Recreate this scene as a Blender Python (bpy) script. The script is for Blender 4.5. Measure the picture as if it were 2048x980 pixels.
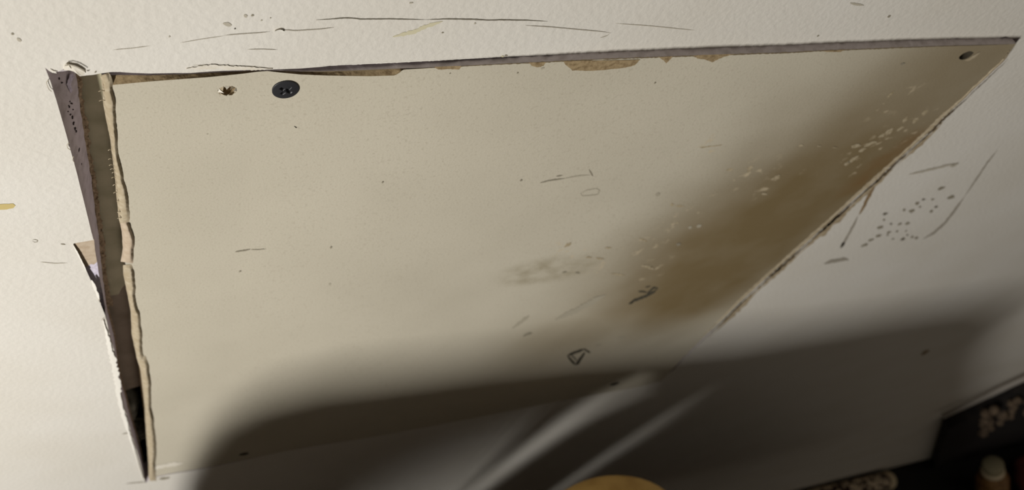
import bpy, bmesh, math, random
from mathutils import Vector, Matrix, noise

for o in list(bpy.data.objects): bpy.data.objects.remove(o)
scene = bpy.context.scene
COL = scene.collection
random.seed(7)

# ------------------------------------------------------------------ camera
FPX, CX, CY = 1944.28, 1024.0, 490.0          # focal length and centre in pixels of 2048x980
CAMY, CAMZ = -0.19334, 1.42                   # 19 cm in front of the wall, 1.42 m above the floor
R = Matrix(((0.921130, -0.109870, 0.373426),
            (-0.276548, -0.859843, 0.429175),
            (0.273934, -0.498597, -0.822412)))   # columns: camera right, down, forward in world axes
cam_d = bpy.data.cameras.new('camera'); cam = bpy.data.objects.new('camera', cam_d); COL.objects.link(cam)
M = Matrix(((R[0][0], -R[0][1], -R[0][2]), (R[1][0], -R[1][1], -R[1][2]), (R[2][0], -R[2][1], -R[2][2]))).to_4x4()
M.translation = Vector((0, CAMY, CAMZ))
cam.matrix_world = M
cam_d.sensor_width = 36; cam_d.lens = FPX * 36 / 2048
cam_d.clip_start = 0.01; cam_d.clip_end = 50
cam_d.dof.use_dof = True; cam_d.dof.focus_distance = 0.31; cam_d.dof.aperture_fstop = 17
scene.camera = cam

# ------------------------------------------------------------------ light
w = bpy.data.worlds.new('room_glow'); scene.world = w; w.use_nodes = True
w.node_tree.nodes['Background'].inputs[0].default_value = (1.0, 0.89, 0.76, 1)
w.node_tree.nodes['Background'].inputs[1].default_value = 0.10
LIGHT = Vector((-0.50, -0.62, 1.06))         # upright work lamp to the left of the camera
ld = bpy.data.lights.new('work_lamp', 'AREA'); lo = bpy.data.objects.new('work_lamp', ld); COL.objects.link(lo)
ld.shape = 'RECTANGLE'; ld.size = 0.045; ld.size_y = 0.30
ld.energy = 7.9; ld.color = (1.0, 0.985, 0.965)
lo.location = LIGHT
_d = (Vector((0.10, 0, 1.02)) - LIGHT).normalized()
_x = _d.cross(Vector((0, 0, 1))).normalized(); _y = _x.cross(_d)
_m = Matrix((_x, _y, -_d)).transposed().to_4x4(); _m.translation = LIGHT; lo.matrix_world = _m

vs = scene.view_settings
vs.view_transform = 'Standard'; vs.look = 'None'; vs.gamma = 1; vs.exposure = 0.0; vs.use_curve_mapping = False

# ------------------------------------------------------------------ helpers
def P(px, py, y=0.0):
    """point of the wall-parallel plane at depth y (0 = wall face) seen at a photo pixel"""
    r = R @ Vector(((px - CX) / FPX, (py - CY) / FPX, 1))
    t = (y - CAMY) / r.y
    return Vector((r.x * t, y, CAMZ + r.z * t))
def PZ(px, py, z):
    r = R @ Vector(((px - CX) / FPX, (py - CY) / FPX, 1))
    t = (z - CAMZ) / r.z
    return Vector((r.x * t, CAMY + r.y * t, z))
def ypan(x, z):
    """the panel stands a little proud of the wall towards its right side"""
    s = max(0.0, x - 0.042)
    a = 0.0034 * (1 - math.exp(-s / 0.06 * (s / (s + 0.012))))
    v = min(1, max(0, (1.18 - z) / 0.38))
    return -a * (1 - 0.45 * v)
def PP(px, py, lift=0.0):
    p = P(px, py, 0)
    for _ in range(4): p = P(px, py, ypan(p.x, p.z) - lift)
    return p
def srgb(r, g, b):
    f = lambda c: (c / 255 / 12.92) if c / 255 <= 0.04045 else ((c / 255 + 0.055) / 1.055) ** 2.4
    return (f(r), f(g), f(b), 1)
def link(name, me, mat=None, parent=None):
    o = bpy.data.objects.new(name, me); COL.objects.link(o)
    if mat is not None: me.materials.append(mat)
    if parent is not None: o.parent = parent
    return o
def from_bm(name, bm, mat, parent=None, smooth=False, recalc=True):
    if recalc: bmesh.ops.recalc_face_normals(bm, faces=bm.faces[:])
    me = bpy.data.meshes.new(name); bm.to_mesh(me); bm.free()
    if smooth:
        for p in me.polygons: p.use_smooth = True
    return link(name, me, mat, parent)
def tag(o, label=None, cat=None, group=None, kind=None):
    if label: o['label'] = label
    if cat: o['category'] = cat
    if group: o['group'] = group
    if kind: o['kind'] = kind
    return o
def empty(name, loc=(0, 0, 0)):
    o = bpy.data.objects.new(name, None); COL.objects.link(o); o.location = loc; o.empty_display_size = 0.02
    return o
def keep(o, parent):
    """parent without moving (parents here are unrotated)"""
    o.parent = parent; o.matrix_parent_inverse = Matrix.Translation(-parent.location)
    return o
def resample(pts, n):
    pts = [Vector(p) for p in pts]
    L = [0]
    for a, b in zip(pts, pts[1:]): L.append(L[-1] + (b - a).length)
    out = []; k = 0
    for i in range(n):
        s = L[-1] * i / (n - 1)
        while k < len(pts) - 2 and L[k + 1] < s: k += 1
        seg = max(1e-12, L[k + 1] - L[k])
        out.append(pts[k].lerp(pts[k + 1], min(1, max(0, (s - L[k]) / seg))))
    return out
def interp(pts, x):
    if x <= pts[0][0]: return pts[0][1]
    for a, b in zip(pts, pts[1:]):
        if x <= b[0]: return a[1] + (b[1] - a[1]) * (x - a[0]) / max(1e-9, b[0] - a[0])
    return pts[-1][1]
def box_bm(bm, x0, x1, y0, y1, z0, z1):
    vs_ = [bm.verts.new(v) for v in ((x0,y0,z0),(x1,y0,z0),(x1,y1,z0),(x0,y1,z0),(x0,y0,z1),(x1,y0,z1),(x1,y1,z1),(x0,y1,z1))]
    for f in ((0,3,2,1),(4,5,6,7),(0,1,5,4),(1,2,6,5),(2,3,7,6),(3,0,4,7)): bm.faces.new([vs_[i] for i in f])
    return vs_
def plate_bm(outlines, y0, y1):
    """flat plate from (x,z) loops (first outer, rest holes), thickness y0..y1"""
    bm = bmesh.new(); es = []
    for lp in outlines:
        v = [bm.verts.new((p[0], y0, p[1])) for p in lp]
        for i in range(len(v)): es.append(bm.edges.new((v[i], v[(i + 1) % len(v)])))
    bmesh.ops.triangle_fill(bm, use_beauty=True, use_dissolve=False, edges=es)
    r = bmesh.ops.extrude_face_region(bm, geom=bm.faces[:])
    for g in r['geom']:
        if isinstance(g, bmesh.types.BMVert): g.co.y += (y1 - y0)
    return bm

# ------------------------------------------------------------------ materials
def mat(name, col, rough=0.85, col2=None, scale=300, detail=4, lo_=0.4, hi_=0.65, bump=0.0, bscale=800, bdist=0.0004, spec=0.3, metal=0.0):
    m = bpy.data.materials.new(name); m.use_nodes = True
    nt = m.node_tree; N = nt.nodes; Lk = nt.links
    b = N['Principled BSDF']; b.inputs['Roughness'].default_value = rough
    b.inputs['Specular IOR Level'].default_value = spec; b.inputs['Metallic'].default_value = metal
    b.inputs['Base Color'].default_value = col
    tc = N.new('ShaderNodeTexCoord'); geo = N.new('ShaderNodeNewGeometry')
    if col2 is not None:
        n = N.new('ShaderNodeTexNoise'); n.inputs['Scale'].default_value = scale; n.inputs['Detail'].default_value = detail
        Lk.new(geo.outputs['Position'], n.inputs['Vector'])
        r = N.new('ShaderNodeValToRGB'); r.color_ramp.elements[0].position = lo_; r.color_ramp.elements[1].position = hi_
        r.color_ramp.elements[0].color = col; r.color_ramp.elements[1].color = col2
        Lk.new(n.outputs['Fac'], r.inputs['Fac']); Lk.new(r.outputs['Color'], b.inputs['Base Color'])
    if bump > 0:
        n = N.new('ShaderNodeTexNoise'); n.inputs['Scale'].default_value = bscale; n.inputs['Detail'].default_value = 5
        Lk.new(geo.outputs['Position'], n.inputs['Vector'])
        bp = N.new('ShaderNodeBump'); bp.inputs['Strength'].default_value = bump; bp.inputs['Distance'].default_value = bdist
        Lk.new(n.outputs['Fac'], bp.inputs['Height']); Lk.new(bp.outputs['Normal'], b.inputs['Normal'])
    return m

PAINT = mat('wall_paint', srgb(216, 210, 197), 0.62, srgb(222, 217, 206), 14, 3, 0.35, 0.7, 0.42, 420, 0.0006, 0.35)
PAINT2 = mat('peeled_paint', srgb(216, 208, 190), 0.7, srgb(225, 218, 204), 500, 3, 0.4, 0.7, 0.3, 900, 0.0003)
LIP = mat('paint_lip', srgb(226, 221, 209), 0.6)
GYP = mat('gypsum', srgb(202, 193, 193), 0.95, srgb(178, 168, 166), 260, 5, 0.45, 0.75, 0.35, 1500, 0.0003, 0.1)
GYPW = mat('gypsum_fresh', srgb(214, 206, 216), 0.95, srgb(186, 178, 190), 900, 4, 0.4, 0.7, 0.5, 1500, 0.0004, 0.1)
PIT = mat('gypsum_pit', srgb(82, 74, 72), 0.95)
KRAFT = mat('kraft_paper', srgb(158, 138, 105), 0.95, srgb(120, 101, 73), 600, 5, 0.4, 0.7, 0.4, 1800, 0.0003, 0.1)
KRAFTD = mat('kraft_fringe', srgb(176, 156, 126), 0.95, srgb(128, 108, 82), 500, 5, 0.35, 0.7, 0.4, 1500, 0.0004, 0.1)
TANP = mat('tan_paper', srgb(190, 173, 150), 0.95, srgb(176, 157, 133), 400, 4, 0.4, 0.7, 0.3, 1500, 0.0002, 0.1)
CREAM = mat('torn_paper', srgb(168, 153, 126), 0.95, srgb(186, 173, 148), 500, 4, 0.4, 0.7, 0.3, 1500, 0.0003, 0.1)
BOARD = mat('backing_board', srgb(188, 181, 150), 0.9, srgb(166, 160, 130), 90, 4, 0.4, 0.7, 0.2, 700, 0.0004, 0.1)
BOARD2 = mat('dark_board', srgb(176, 160, 138), 0.9, srgb(156, 142, 120), 70, 4, 0.4, 0.7)
CAVITY = mat('cavity', srgb(150, 145, 120), 0.95, srgb(120, 115, 94), 30, 3)
TUFT = mat('insulation', srgb(196, 192, 168), 0.95, srgb(140, 136, 116), 200, 4)
PENCIL = mat('pencil', srgb(70, 66, 54), 0.8)
GREYM = mat('grey_mark', srgb(142, 134, 115), 0.85)
FAINT = mat('faint_mark', srgb(168, 160, 140), 0.85)
FAINTW = mat('faint_wall_mark', srgb(180, 172, 154), 0.85)
SCUFF = mat('white_scuff', srgb(180, 166, 138), 0.85, srgb(146, 130, 98), 700, 3, 0.4, 0.7)
YELLOW = mat('yellow_stain', srgb(198, 178, 118), 0.7)
YELLOWF = mat('faint_yellow_stain', srgb(206, 198, 166), 0.7)
RUST = mat('brown_stain', srgb(150, 126, 92), 0.85, srgb(120, 98, 68), 300, 4, 0.4, 0.7)
CRACK = mat('crack_dark', srgb(112, 105, 90), 0.9)
CRACKL = mat('crack_light', srgb(160, 152, 136), 0.9)
STEEL = mat('black_steel', srgb(44, 44, 46), 0.42, None, spec=0.5)
FIBRE = mat('fibre', srgb(170, 160, 138), 0.9)
HOLE = mat('hole_inside', srgb(60, 54, 42), 0.95)  # dark tone puts the shade inside the holes into the colour

# panel face paper: grime mask comes from a mesh attribute, broken up by noise
def paper_mat():
    m = bpy.data.materials.new('panel_paper'); m.use_nodes = True
    nt = m.node_tree; N = nt.nodes; Lk = nt.links; b = N['Principled BSDF']
    b.inputs['Roughness'].default_value = 0.8; b.inputs['Specular IOR Level'].default_value = 0.2
    geo = N.new('ShaderNodeNewGeometry')
    def nz(scale, detail=4):
        n = N.new('ShaderNodeTexNoise'); n.inputs['Scale'].default_value = scale; n.inputs['Detail'].default_value = detail
        Lk.new(geo.outputs['Position'], n.inputs['Vector']); return n.outputs['Fac']
    def mix(fac, a, c):
        x = N.new('ShaderNodeMix'); x.data_type = 'RGBA'
        if hasattr(fac, 'links'): Lk.new(fac, x.inputs[0])
        else: x.inputs[0].default_value = fac
        for s, v in ((6, a), (7, c)):
            if hasattr(v, 'links'): Lk.new(v, x.inputs[s])
            else: x.inputs[s].default_value = v
        return x.outputs[2]
    def mr(src, a, c, lo=0, hi=1):
        x = N.new('ShaderNodeMapRange'); x.inputs[1].default_value = a; x.inputs[2].default_value = c
        x.inputs[3].default_value = lo; x.inputs[4].default_value = hi; Lk.new(src, x.inputs[0]); return x.outputs[0]
    def mul(a, c, op='MULTIPLY'):
        x = N.new('ShaderNodeMath'); x.operation = op; x.use_clamp = True
        Lk.new(a, x.inputs[0])
        if hasattr(c, 'links'): Lk.new(c, x.inputs[1])
        else: x.inputs[1].default_value = c
        return x.outputs[0]
    def at(nm):
        a = N.new('ShaderNodeAttribute'); a.attribute_name = nm; return a.outputs['Fac']
    base = mix(mr(nz(18, 3), 0.35, 0.7), srgb(196, 188, 168), srgb(190, 182, 162))
    base = mix(mr(nz(900, 3), 0.56, 0.72, 0, 0.35), base, srgb(160, 150, 130))       # fine grey paper flecks
    g = mul(at('grime'), mr(nz(35, 4), 0.25, 0.75, 0.90, 1.06))
    c = mix(g, base, srgb(122, 105, 73))
    c = mix(mul(at('rust'), mr(nz(160, 5), 0.3, 0.7, 0.35, 0.9)), c, srgb(122, 94, 58))
    c = mix(mul(at('smear'), mr(nz(140, 4), 0.35, 0.7, 0.2, 0.9)), c, srgb(160, 150, 126))
    sc = mul(at('scuff'), mr(nz(200, 6), 0.60, 0.70, 0, 0.8))
    c = mix(sc, c, srgb(196, 180, 150))
    Lk.new(c, b.inputs['Base Color'])
    bp = N.new('ShaderNodeBump'); bp.inputs['Strength'].default_value = 0.28; bp.inputs['Distance'].default_value = 0.0003
    Lk.new(nz(1100, 4), bp.inputs['Height']); Lk.new(bp.outputs['Normal'], b.inputs['Normal'])
    return m
PAPER = paper_mat()

# ------------------------------------------------------------------ setting: wall with the cut-out
TH = 0.0127
# front outline of the cut-out (photo pixels on the wall face), clockwise from the upper left tip
top_edge = [(90,135),(97,141),(103,144.5),(112,144),(120,141.5),(128,138),(138,140),(146,142.5),(153,147),(160,152.5),(172,151),(188,149.5),(200,147),(222,144),(240,144),(262,145.5),(300,147),(350,146),(380,146),(420,143),(450,141.5),(500,140),(545,139),(600,137),(640,134),(660,131.5),(700,129.5),(760,127),(800,125),(850,122.5),(900,120),(1000,114),(1100,110),(1200,106),(1300,102),(1400,99.5),(1500,96),(1560,92),(1650,88),(1720,86),(1800,82),(1860,80),(1900,78),(1915,76),(1930,79.5),(1990,77),(2012,73),(2025,77),(2042,76)]
right_pan = [(2032,88),(2021,103),(2013,117),(2003,128),(1990,139),(1975,154),(1960,168),(1945,181),(1930,197),(1915,210),(1900,223),(1880,241),(1860,262),(1830,289),(1790,325),(1750,362),(1720,388),(1680,425),(1640,461),(1600,497),(1560,532),(1520,568),(1480,605),(1445,640),(1412,671),(1385,697),(1360,722),(1338,746),(1322,763)]
bot_pan = [(1322,763),(1290,771),(1250,779),(1200,787),(1150,797),(1100,806),(1000,826),(900,845),(800,865),(700,882),(640,891),(560,905),(500,918),(450,928),(400,937),(340,947),(303,955)]
left_front = [(291,966),(288,955),(283,935),(276,910),(268,885),(262,865),(255,835),(248,815),(243,790),(240,775),(237,745),(233,720),(228,700),(222,680),(217,660),(214,645),(210,630),(204,615),(197,596),(190,580),(182,561),(172,540),(160,515),(147,487),(187,480),(183,465),(177,440),(172,420),(166,395),(160,372),(154,347),(148,325),(141,300),(134,274),(126,246),(119,222),(113,201),(107,183),(102,166),(96,150)]
# the deep edge of the slanted cut on the left
left_back = [(152,143),(154,155),(156,175),(158,200),(163,235),(168,265),(172,290),(176,320),(181,345),(184,370),(187,395),(190,420),(193,445),(197,465),(199,490),(202,520),(205,550),(209,580),(213,610),(217,632),(222,652),(226,670)]

def on_wall(px, py, d=0.0):
    p = P(px, py, 0); return Vector((p.x, 0, p.z + d))
front = [on_wall(*q) for q in top_edge]
ri = []
for i, q in enumerate(right_pan):
    p = PP(*q); gap = 0.0012 + 0.0006 * noise.noise(Vector((i * 0.9, 0, 0)))
    if 24 <= i <= 27: gap = 0.0052
    ri.append(Vector((p.x + gap, 0, p.z)))
front += ri[2:]
bo = []
for i, q in enumerate(bot_pan):
    p = PP(*q); bo.append(Vector((p.x, 0, p.z - 0.0016 - 0.0005 * noise.noise(Vector((i * 0.7, 3, 0))))))
bo[0].x += 0.002
front += bo
front += [on_wall(*q) for q in left_front]
n_left0 = len(front) - len(left_front)

def wall_sheet(loop, y):
    bm = bmesh.new(); es = []
    out = [(-1.2, 0), (-1.2, 2.4), (3.4, 2.4), (3.4, 0)]
    for lp in ([Vector((x, y, z)) for x, z in out], [Vector((p.x, y, p.z)) for p in loop]):
        v = [bm.verts.new(p) for p in lp]
        for i in range(len(v)): es.append(bm.edges.new((v[i], v[(i + 1) % len(v)])))
    bmesh.ops.triangle_fill(bm, use_beauty=True, use_dissolve=False, edges=es)
    for f in bm.faces:
        if f.normal.y > 0: f.normal_flip()
    return bm
wall = from_bm('wall_front', wall_sheet(front, 0), PAINT, recalc=False)
tag(wall, 'cream painted plasterboard wall with a rough square cut-out', None, None, 'structure')
# back sheet of the board: same outline, left side follows the deep edge
lb = [P(x, y, TH) for x, y in left_back]
back_left = []
for q in left_front:
    p = P(q[0], q[1], 0)
    cand = min(lb, key=lambda b: abs(b.z - p.z))
    if q[1] < 660:
        zz = p.z
        xs = [(b.z, b.x) for b in reversed(lb)]
        back_left.append(Vector((interp(xs, zz), TH, zz)))
    else:
        back_left.append(Vector((p.x + 0.0008, TH, p.z)))
backl = [Vector((p.x, TH, p.z)) for p in front[:n_left0]]
# upper left corner: the back edge starts further right
for i in range(len(top_edge)):
    if top_edge[i][0] < 150: backl[i] = Vector((lb[0].x + 0.00002 * i, TH, backl[i].z + 0.0002 * i))
sheet_loop = backl[8:] + [p for p in back_left if True]
bw = from_bm('board_back', wall_sheet([p for p in sheet_loop], TH), KRAFTD, wall, recalc=False)

# slanted and straight cut faces, fine ragged relief
def strip(name, A, B, mat_, parent, rows=6, amp=0.0, sc=300, step=0.0012, smooth=True, side=None):
    """skin between two matching 3-D polylines, resampled finely, pushed by noise"""
    n = max(8, int(sum((b - a).length for a, b in zip(A, A[1:])) / step))
    # keep correspondence: resample by parameter of A's arc length
    La = [0]
    for a, b in zip(A, A[1:]): La.append(La[-1] + (b - a).length)
    ra, rb = [], []; k = 0
    for i in range(n):
        s = La[-1] * i / (n - 1)
        while k < len(A) - 2 and La[k + 1] < s: k += 1
        t = (s - La[k]) / max(1e-12, La[k + 1] - La[k])
        ra.append(A[k].lerp(A[k + 1], t)); rb.append(B[k].lerp(B[k + 1], t))
    bm = bmesh.new(); g = []
    for a, b in zip(ra, rb):
        row = []
        for j in range(rows + 1):
            p = a.lerp(b, j / rows)
            if amp and 0 < j:
                d = noise.noise_vector(p * sc) * amp + noise.noise_vector(p * sc * 3.1) * amp * 0.4
                p = p + d * (1 if j < rows else 0.7)
            row.append(bm.verts.new(p))
        g.append(row)
    for i in range(n - 1):
        for j in range(rows): bm.faces.new((g[i][j], g[i + 1][j], g[i + 1][j + 1], g[i][j + 1]))
    return from_bm(name, bm, mat_, parent, smooth)

# left slanted gypsum cut (front line bypasses the chip)
cut_front = [(90,135,0),(96,150,0),(102,166,0),(107,183,0),(113,201,0),(119,222,0),(126,246,0),(134,274,0),(141,300,0),(148,325,0),(154,347,0),(160,372,0),(166,395,0),(172,420,0),(177,440,0),(183,465,0),(187,480,.0004),(190,500,.0008),(193,520,.0011),(196,540,.0017),(200,562,.0022),(204,580,.0025),(209,612,.001),(211,630,0),(214,645,0),(217,660,0),(220,672,0)]
cut_back = [(150,140),(155,165),(157,185),(159,203),(161,220),(164,240),(167,260),(170,280),(174,305),(178,330),(182,352),(185,376),(188,400),(190,420),(193,442),(197,464),(198,480),(200,500),(202,520),(204,540),(206,560),(209,580),(213,610),(216,630),(220,648),(224,662),(227,674)]
A = [P(*q) for q in cut_front]; B = [P(q[0], q[1], TH) for q in cut_back]
cut = strip('gypsum_cut', A, B, GYP, wall, 10, 0.00035, 220)
cut['label'] = 'grey slanted gypsum cut along the left side'
# straight board edges around the rest of the cut-out
C0 = top_edge.index((153,147))
loopA = front[C0:n_left0 + 17]; loopB = [Vector((p.x, TH, p.z)) for p in loopA]
strip('cut_edge', loopA, loopB, GYP, wall, 4, 0.0002, 500, 0.0025)
# top left: under the curled flake
tA = [P(x, y, 0) for x, y in top_edge[:C0 + 1]]
tB = [P(x, y, TH) for x, y in ((150,140),(151,140.3),(151.5,140.6),(152,141),(152.5,141.4),(153,142),(153.5,142),(154,142.5),(154.5,143))]
strip('cut_edge', tA, tB[:len(tA)], GYP, wall, 6, 0.00015, 500)

def blob_px(name, pts, mat_, parent, surf, lift=0.00012, sub=3, jit=0.0):
    """closed flat mark on a surface, outline given on the photo, refined and roughened"""
    ring = []
    for i in range(len(pts)):
        a, b = pts[i], pts[(i + 1) % len(pts)]
        for k in range(sub):
            t = k / sub
            ring.append((a[0] + (b[0] - a[0]) * t + random.uniform(-jit, jit), a[1] + (b[1] - a[1]) * t + random.uniform(-jit, jit) * 0.7))
    bm = bmesh.new(); v = [bm.verts.new(surf(x, y, lift)) for x, y in ring]
    es = [bm.edges.new((v[i], v[(i + 1) % len(v)])) for i in range(len(v))]
    bmesh.ops.triangle_fill(bm, use_beauty=True, use_dissolve=False, edges=es)
    for f in bm.faces:
        if f.normal.y > 0: f.normal_flip()
    return from_bm(name, bm, mat_, parent, recalc=False)
def SW(x, y, lift=0.0): return P(x, y, -lift)
def oval(cx, cy, rx, ry, ang=0, n=12, jit=0.15):
    o = []
    for i in range(n):
        a = 2 * math.pi * i / n; r = 1 + random.uniform(-jit, jit)
        x, y = rx * math.cos(a) * r, ry * math.sin(a) * r
        o.append((cx + x * math.cos(ang) - y * math.sin(ang), cy + x * math.sin(ang) + y * math.cos(ang)))
    return o
def ribbon(name, pts, wpx, mat_, parent, surf, lift=0.00012, taper=True, jit=0.25, step=5.0, raise_=0.0):
    """thin mark or torn strip following a photo polyline; raise_ lifts its second edge off the surface"""
    L = sum(math.dist(a, b) for a, b in zip(pts, pts[1:])); n = max(4, int(L / step))
    q = [(v.x, v.y) for v in resample([(x, y, 0) for x, y in pts], n)]
    bm = bmesh.new(); rows = []
    for i in range(n):
        a = q[max(0, i - 1)]; b = q[min(n - 1, i + 1)]
        dx, dy = b[0] - a[0], b[1] - a[1]; l = math.hypot(dx, dy) or 1
        nx, ny = -dy / l, dx / l
        u = i / (n - 1); wv = wpx if not callable(wpx) else wpx(u)
        if taper: wv *= min(1, 0.15 + 4 * u, 0.15 + 4 * (1 - u))
        w1 = wv * 0.5 * (1 + random.uniform(-jit, jit)); w2 = wv * 0.5 * (1 + random.uniform(-jit, jit))
        p1 = surf(q[i][0] + nx * w1, q[i][1] + ny * w1, lift)
        p2 = surf(q[i][0] - nx * w2, q[i][1] - ny * w2, lift + raise_)
        pm = surf(q[i][0], q[i][1], lift + raise_ * 0.55)
        rows.append([bm.verts.new(p1), bm.verts.new(pm), bm.verts.new(p2)])
    for a, b in zip(rows, rows[1:]):
        for j in (0, 1): bm.faces.new((a[j], b[j], b[j + 1], a[j + 1]))
    for f in bm.faces:
        f.normal_update()
        if f.normal.y > 0: f.normal_flip()
    return from_bm(name, bm, mat_, parent, recalc=False, smooth=bool(raise_))

# chip knocked out of the wall face beside the cut
def poly3(name, pts, mat_, parent):
    bm = bmesh.new(); v = [bm.verts.new(P(*q)) for q in pts]
    es = [bm.edges.new((v[i], v[(i + 1) % len(v)])) for i in range(len(v))]
    bmesh.ops.triangle_fill(bm, use_beauty=True, use_dissolve=False, edges=es)
    for f in bm.faces:
        f.normal_update()
        if f.normal.y > 0: f.normal_flip()
    return from_bm(name, bm, mat_, parent, recalc=False)
o = poly3('chip_paper', [(140,486,.0003),(188,478,.0003),(190,500,.0007),(194,524,.0010),(188,529,.0011),(182,528,.0010),(174,533,.0011),(160,536,.0012),(148,505,.0007)], TANP, wall)
o['label'] = 'brown paper layer bared in the chip'
poly3('chip_gypsum', [(160,525,.0014),(175,530,.0013),(184,525,.0012),(194,520,.0012),(197,545,.0018),(201,565,.0023),(205,583,.0026),(211,618,.0015),(202,612,.0028),(188,584,.0026),(170,552,.0020)], GYPW, wall)

# curled paint flake at the upper left corner
fl = [P(128,140,-.0002), P(129,133,-.0006), P(133,129,-.0008), P(150,132.5,-.0009), P(160,137,-.0008), P(168,141,-.0006), P(171,147,-.0002), P(165,152,-.0002), P(157,150,-.0006), P(150,144,-.0006), P(140,141,-.0006)]
bm = bmesh.new(); cv = bm.verts.new(P(148,138,-.0009)); rv = [bm.verts.new(p) for p in fl]
for i in range(len(rv)): bm.faces.new((cv, rv[i], rv[(i + 1) % len(rv)]))
r_ = bmesh.ops.extrude_face_region(bm, geom=bm.faces[:])
for g_ in r_['geom']:
    if isinstance(g_, bmesh.types.BMVert): g_.co.y += 0.0004
from_bm('paint_flake', bm, PAINT2, wall)
ribbon('paint_flake', [(130,131),(140,129.5),(152,133),(162,138),(169,143)], 2.2, CRACKL, wall, SW, 0.0012, False, 0.3, 3)
ribbon('paint_flake', [(136,133),(139,138),(140,141)], 3.0, LIP, wall, SW, 0.0013, True, 0.3, 2)
ribbon('paint_flake', [(168,145.5),(172,147),(176,144.5)], 2.5, LIP, wall, SW, 0.0008, True, 0.3, 2)
blob_px('mark', oval(191,144,2.2,1.6,-0.5), GREYM, wall, SW)
# bright burr on the top edge and ragged torn strip
ribbon('paint_burr', [(97,140),(104,144),(112,145.5),(113,147)], 2.6, LIP, wall, SW, 0.0005, True, 0.3, 2)
ribbon('torn_layer', [(372,138),(400,136),(430,133.5),(470,136),(520,138),(545,138)], lambda u: 9 - 4 * u, PAINT2, wall, SW, 0.0001, True, 0.35, 4, 0.0002)
ribbon('torn_layer_line', [(385,131),(430,129.5),(470,132),(520,133.5)], 1.4, FAINTW, wall, SW, 0.00012, True)
# torn white paint edge, lower left
ribbon('paint_lip', [(206,640),(213,668),(219,695),(224,715),(230,740),(234,765),(237,790),(241,808),(249,838),(257,866),(264,888),(272,912),(280,938),(287,958)], lambda u: 7 + 5 * math.sin(u * 5), LIP, wall, SW, 0.0001, True, 0.45, 4, 0.0005)
ribbon('paint_lip', [(183,560),(192,582),(199,600)], 5, LIP, wall, SW, 0.0001, True, 0.4, 3, 0.0004)
ribbon('paint_lip', [(146,489),(152,501),(162,520),(174,545)], 2.5, LIP, wall, SW, 0.0001, True, 0.3, 3, 0.0003)
ribbon('paint_lip', [(640,132.5),(720,127.5),(800,123.8),(880,119.8),(960,115.3),(1040,111.3)], 2.4, LIP, wall, SW, 0.00003, True, 0.5, 4)
# pits and pale patch on the slanted gypsum
for (x, y, rx, ry) in [(118,157,3,2.5),(124,165,3,2),(138,213,2.5,3),(143,207,3,2),(146,219,2,1.5),(136,223,1.5,1.5),(145,235,2.5,3.5),(147,247,2,4),(150,257,2.5,4),(141,229,2,2),(152,263,2,3),(158,300,1.2,5),(163,330,1,5),(140,203,1.5,1.5)]:
    p = P(x, y, 0)
    tt = min(1, max(0, (x - interp([(q[1], q[0]) for q in cut_front], y)) / max(1, interp([(q[1], q[0]) for q in cut_back], y) - interp([(q[1], q[0]) for q in cut_front], y))))
    dep = TH * tt - 0.0006
    blob_px('gypsum_pit', oval(x, y, rx, ry, 0.2, 9, 0.35), PIT, wall, lambda a, b, l, d=dep: P(a, b, d), 0)
blob_px('gypsum_fleck', [(140,150),(146,146),(148,155),(143,163),(142,170),(145,180),(142,188),(137,176),(133,168),(136,160)], GYPW, wall, lambda a, b, l: P(a, b, TH * min(1, max(0, (a - 98) / 58.0)) - 0.0009), 0, 3, 0.8)
# loose fibres at the wall edge
def fibre(name, pts, rad, mat_, parent):
    cu = bpy.data.curves.new(name, 'CURVE'); cu.dimensions = '3D'; cu.bevel_depth = rad; cu.bevel_resolution = 1
    s = cu.splines.new('POLY'); s.points.add(len(pts) - 1)
    for k, p in enumerate(pts): s.points[k].co = (*p, 1)
    tmp = bpy.data.objects.new(name, cu); COL.objects.link(tmp)
    dg = bpy.context.evaluated_depsgraph_get(); me = bpy.data.meshes.new_from_object(tmp.evaluated_get(dg))
    bpy.data.objects.remove(tmp); bpy.data.curves.remove(cu)
    me.materials.clear()
    return link(name, me, mat_, parent)
for pts in ([(97,160),(93,164),(94,170),(98,179),(103,183)], [(139,286),(134,289),(135,296),(141,300)], [(147,312),(145,320),(149,325)], [(212,638),(207,637),(203,640)], [(200,596),(197,601),(202,607)]):
    fibre('paper_fibre', resample([P(x, y, -0.0006) for x, y in pts], 12), 0.00009, FIBRE, wall)
# kraft paper fringe on the back of the board
frA = [P(q[0], q[1], TH + 0.0002) for q in cut_back[:23]]
frB = []
for i, q in enumerate(cut_back[:23]): frB.append(P(q[0] + 10 + 9 * noise.noise(Vector((i * 1.3, 0, 5))), q[1] + 3, TH + 0.0014))
strip('kraft_fringe', frA, frB, KRAFTD, wall, 6, 0.0009, 700, 0.0006)

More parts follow.
